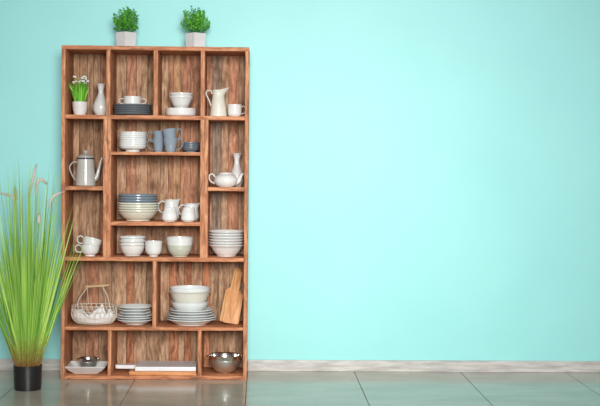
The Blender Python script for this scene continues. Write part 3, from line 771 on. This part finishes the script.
# --- bottom row
def steelbowl(label, px, py, Y, z, r, h, s, hs):
    t = thing('steel_bowl', label, 'bowl', Vector((at(px, py, Y).x, Y, z)))
    bm = vbm((r*0.34*s, 0.001), [(r*0.36*s, 0.0012), (r*0.60*s, h*0.12*s), (r*0.81*s, h*0.35*s), (r*0.945*s, h*0.64*s), (r*0.98*s, h*0.80*s)], 0.0014, 56)
    obj('bowl_body', bm, STEEL, t)
    bm = bmesh.new(); add_lathe(bm, [(r*0.978*s, h*0.77*s), (r*0.99*s, h*0.80*s), (r*1.0*s, h*0.97*s), (r*1.02*s, h*s), (r*1.0*s, h*1.015*s), (r*0.955*s, h*0.97*s), (r*0.945*s, h*0.78*s), (r*0.90*s, h*0.64*s)], 56)
    obj('rim', bm, STEELP, t, label='polished steel rim')
    for sg in (-1, 1):
        bm = bmesh.new(); x0 = sg*r*0.97*s
        add_tube(bm, [(x0, -hs*1.3*s, h*0.9*s), (x0+sg*hs*0.9*s, -hs*0.9*s, h*0.92*s), (x0+sg*hs*1.25*s, 0, h*0.93*s), (x0+sg*hs*0.9*s, hs*0.9*s, h*0.92*s), (x0, hs*1.3*s, h*0.9*s)], 0.55*s, seg=8, flat=1.0)
        obj('handle', bm, STEELP, t)
    return t
# square plate
Y = 0.12; s = S(Y); p = Vector((at(87.2, 370, Y).x, Y, ZB+0.0006))
bm = bmesh.new()
def sqring(hw, hd, z, r, n=6, lift=0.0):
    out = []
    for cx, cy, a0 in ((1, 1, 0), (-1, 1, 90), (-1, -1, 180), (1, -1, 270)):
        for i in range(n+1):
            a_ = R(a0+90*i/n)
            x_ = cx*(hw-r)+r*math.cos(a_); y_ = cy*(hd-r)+r*math.sin(a_)
            cn = (abs(x_)/hw)**3*(abs(y_)/hd)**3
            out.append(bm.verts.new((x_, y_, z+lift*cn)))
    return out
hw, hd = 20.2*s, 0.100
rg = [sqring(hw*.60, hd*.62, 0.0, 0.008), sqring(hw*.62, hd*.64, 0.003, 0.008), sqring(hw*.82, hd*.82, 0.014, 0.010, lift=.003), sqring(hw, hd, 0.030, 0.008, lift=.012), sqring(hw*.985, hd*.985, 0.033, 0.008, lift=.012),
      sqring(hw*.80, hd*.80, 0.0185, 0.010, lift=.003), sqring(hw*.62, hd*.62, 0.0075, 0.012), sqring(hw*.3, hd*.3, 0.0065, 0.01)]
for a_, b_ in zip(rg, rg[1:]):
    for i in range(len(a_)): bm.faces.new((a_[i], a_[(i+1) % len(a_)], b_[(i+1) % len(b_)], b_[i]))
bm.faces.new(rg[0][::-1]); bm.faces.new(rg[-1])
tag(obj('square_plate', bm, WHITE, angle=30), 'square white plate with upturned corners on the bottom shelf', 'plate', p)
steelbowl('small steel bowl with side handles resting on the square plate', 88.2, 365, 0.125, ZB+0.0088, 9.2, 12.2, S(0.125), 1.9)
steelbowl('large steel mixing bowl with side handles in the bottom right compartment', 225.0, 365, 0.108, ZB+0.0006, 15.8, 18.0, S(0.13), 2.2)
# boards
s = S(0.05)
xa, xb = at(129.2, 374, 0.02).x, at(196.4, 374, 0.02).x
o = obj('wooden_board', bbox(xa, xb, 0.008, 0.20, ZB+0.0006, ZB+0.0006+0.021, 0.003), WTRAY, smooth=False)
tag(o, 'flat wooden board lying under the white board on the bottom shelf', 'cutting board')
zt = ZB+0.0222
wb_ = thing('white_board', 'white rectangular board with a long paddle handle lying on the wooden board', 'cutting board', (at(166.7, 368, 0.1).x, 0.1, zt))
w2 = 30.3*s
obj('board_slab', bbox(-w2, w2, -0.085, 0.125, 0, 0.0235, 0.004), PLASTW, wb_, smooth=False)
bm = bmesh.new()
hh_ = [(-w2+0.002, -0.035), (-w2-0.012, -0.028), (-w2-19*s, -0.022), (-w2-20.8*s, -0.018), (-w2-21.2*s, 0.0), (-w2-20.8*s, 0.018), (-w2-19*s, 0.022), (-w2-0.012, 0.028), (-w2+0.002, 0.035)]
f = bm.faces.new([bm.verts.new((x_, y_, 0.003)) for x_, y_ in hh_])
ex = bmesh.ops.extrude_face_region(bm, geom=[f])
for v in [q for q in ex['geom'] if isinstance(q, bmesh.types.BMVert)]: v.co.z = 0.0225
bevel(bm, 0.002)
obj('paddle_handle', bm, PLASTW, wb_, smooth=False)

# ------------------------------------------------------------------ little bushes on top
def bush(px, px_edge, py, Y, ang, label, seed, lean):
    random.seed(seed); s = S(Y)
    t = thing('potted_bush', label, 'plant', Vector((at(px, py, Y).x, Y, H+0.0006)))
    a = 0.080; h_ = 15.2*s; bm = bmesh.new()
    rings = []
    for hw_, z in ((a/2*.90, 0), (a/2, h_), (a/2-.004, h_), (a/2-.006, h_-.012)):
        rings.append([bm.verts.new((x_*hw_, y_*hw_, z)) for x_, y_ in ((-1, -1), (1, -1), (1, 1), (-1, 1))])
    for p_, q_ in zip(rings, rings[1:]):
        for i in range(4): bm.faces.new((p_[i], p_[(i+1) % 4], q_[(i+1) % 4], q_[i]))
    bm.faces.new(rings[0][::-1]); 
    es = [e_ for e_ in bm.edges]
    bmesh.ops.bevel(bm, geom=es, offset=0.0012, segments=2, profile=0.6, affect='EDGES', clamp_overlap=True)
    po = obj('pot', bm, CONC, t, smooth=False); po.rotation_euler.z = ang
    so = obj('soil', bbox(-a/2+.005, a/2-.005, -a/2+.005, a/2-.005, h_-.018, h_-.009, 0), SOIL, t, smooth=False); so.rotation_euler.z = ang
    bm = bmesh.new(); ly = bm.faces.layers.float.new('sv'); bs = bmesh.new()
    for k_ in range(54):
        az = random.uniform(0, 6.283); el = random.uniform(0, 1)**0.7
        rx = math.cos(az)*16.5*s*el; ry = math.sin(az)*12*s*el
        top = Vector((rx+lean*s, ry, h_+(24-8*el**2+random.uniform(-7, 2.5))*s*(1 if el < .9 else .85)))
        if el > .7: top.z -= random.uniform(0, 9)*s
        base = Vector((rx*.25, ry*.25, h_-.01))
        mid = (base+top)/2+Vector((rx*.25, ry*.25, 2*s))
        pts = catmull([base, mid, top], 5)
        add_tube(bs, [base, mid, top], 0.0006, seg=4, n=3)
        val0 = random.random()
        for i, q in enumerate(pts):
            if i < 3: continue
            for _ in range(4):
                d = Vector((random.uniform(-1, 1), random.uniform(-1, 1), random.uniform(-.4, .9))).normalized()
                c = q+d*random.uniform(0.6, 1.6)*s
                up_ = Vector((random.uniform(-.6, .6), random.uniform(-1, 0), random.uniform(.2, 1))).normalized()
                sd_ = d.cross(up_)
                if sd_.length < .1: continue
                sd_.normalize(); L_ = random.uniform(0.8, 1.25)*s; wd = L_*0.68
                nn = sd_.cross(d).normalized()
                vs = [bm.verts.new(c-d*L_), bm.verts.new(c-d*L_*.3+sd_*wd), bm.verts.new(c+d*L_*.5+sd_*wd*.75), bm.verts.new(c+d*L_), bm.verts.new(c+d*L_*.5-sd_*wd*.75), bm.verts.new(c-d*L_*.3-sd_*wd), bm.verts.new(c+nn*L_*.22)]
                for j in range(6):
                    f = bm.faces.new((vs[j], vs[(j+1) % 6], vs[6])); f[ly] = min(1, max(0, val0*.5+random.random()*.5))
    obj('stems', bs, BUSH, t)
    foliage_obj('foliage', bm, ly, BUSH, t)
bush(126.1, 127, 38, 0.12, R(47), 'left of the two leafy plants in square whitewashed pots on top of the shelves', 3, 0.3)
bush(195.5, 193.5, 40, 0.12, R(42), 'right of the two leafy plants in square whitewashed pots on top of the shelves', 11, -0.8)

# ------------------------------------------------------------------ tall grass in a black pot
random.seed(21)
fp = floor_at(29.0, 391.6); PR = 14.4*S(fp.y)
Yp = fp.y+PR*0.9; s = S(Yp)
gp = thing('potted_grass', 'tall ornamental grass with drooping grey seed heads in a black pot on the floor', 'plant', (floor_at(29.0, 388).x, Yp, 0.0006))
PH = 24.4*s
obj('pot', vbm((PR*0.90, 0.003), [(PR*0.92, 0.002), (PR*0.955, PH*.3), (PR*0.985, PH*.85), (PR*1.0, PH)], 0.004, 56), BLACKP, gp)
bm = bmesh.new(); add_lathe(bm, [(0, PH-.008), (PR*.95, PH-.014), (PR*.93, PH-.03)], 40); obj('soil', bm, SOIL, gp)
bm = bmesh.new(); ly = bm.faces.layers.float.new('sv')
for k_ in range(400):
    az = random.uniform(0, 6.283); rb = PR*0.85*math.sqrt(random.random())
    base = Vector((math.cos(az)*rb, math.sin(az)*rb, PH-.012))
    q = random.random()
    L_ = (random.triangular(95, 178, 120) if q < .8 else random.uniform(40, 110))*s
    if random.random() < 0.10: L_ = random.uniform(175, 212)*s
    sp = abs(random.gauss(0, 1))*0.17+rb/PR*0.10
    if L_ > 175*s: sp = random.uniform(0.0, 0.16)
    sp = min(sp, 0.50)
    d = Vector((math.cos(az)*math.sin(sp), math.sin(az)*math.sin(sp)*0.55, math.cos(sp)))
    tip = base+d*L_
    if tip.y+Yp > 0.22: tip.y = 0.22-Yp
    dr = random.uniform(0, 10)*s*sp*2
    # blades passing the unit stay in front of it
    if gp.location.x+tip.x > -0.02 and gp.location.y+tip.y > -0.03: tip.y = -0.04-Yp
    face = Vector((1, random.uniform(-.7, .7), 0))
    blade(bm, base, tip, random.uniform(0.38, 0.75)*s, (d.x*2*s, d.y*s, 3*s), ly, min(1, max(0, random.gauss(.42, .28))), n=7, face=face, droop=dr)
foliage_obj('blades', bm, ly, BLADE, gp)
def seedhead(pix, yoff, r=1.5):
    r *= 1.3
    pts = []
    for x_, y_ in pix:
        q = at(x_, y_, Yp+yoff)-Vector(gp.location); pts.append(q)
    b0 = Vector((pts[0].x*0.15, yoff*.2, PH-.01))
    st = obj('seed_stalk', tbm([b0, b0.lerp(pts[0], .5)+Vector((pts[0].x*-.12, 0, 0.01)), pts[0]], [0.0016, 0.0011, 0.0009], seg=5, n=8), BLADE, gp)
    bm = bmesh.new(); path = catmull(pts, 8)
    add_tube(bm, path, [0.35*r*s, 0.8*r*s, 0.85*r*s, 0.8*r*s, 0.3*r*s], seg=8, smooth=False)
    for i in range(int(len(path)*34)):
        u = random.random()*(len(path)-1.01); k_ = int(u); q = path[k_].lerp(path[k_+1], u-k_)
        tg = (path[k_+1]-path[k_]).normalized()
        dd = Vector((random.gauss(0, 1), random.gauss(0, 1), random.gauss(0, 1))).normalized()
        dd = (dd+tg*.8).normalized(); en = q+dd*1.5*r*s; sd_ = tg.cross(dd)
        if sd_.length < .05: continue
        sd_ = sd_.normalized()*0.0005
        bm.faces.new([bm.verts.new(q+sd_), bm.verts.new(q-sd_), bm.verts.new(en)])
    obj('seed_head', bm, SEEDM, st)
seedhead([(16, 222), (15.4, 208), (13, 198), (7, 194.5), (-2, 193.5)], 0.02, 1.25)
seedhead([(16.2, 201), (15.6, 195), (15, 188)], 0.05, 1.7)
seedhead([(28.6, 198.5), (31.5, 185), (34.5, 172), (36.4, 165)], -0.02, 1.25)
seedhead([(37.0, 194), (36.4, 186), (38.5, 180.5), (42, 180), (46.5, 183.5)], -0.05, 1.5)
seedhead([(38.6, 223.5), (38.8, 219), (39, 214)], -0.07, 1.7)
seedhead([(48.8, 208), (51.5, 199), (56, 194.6), (63.5, 191.8)], -0.08, 1.25)
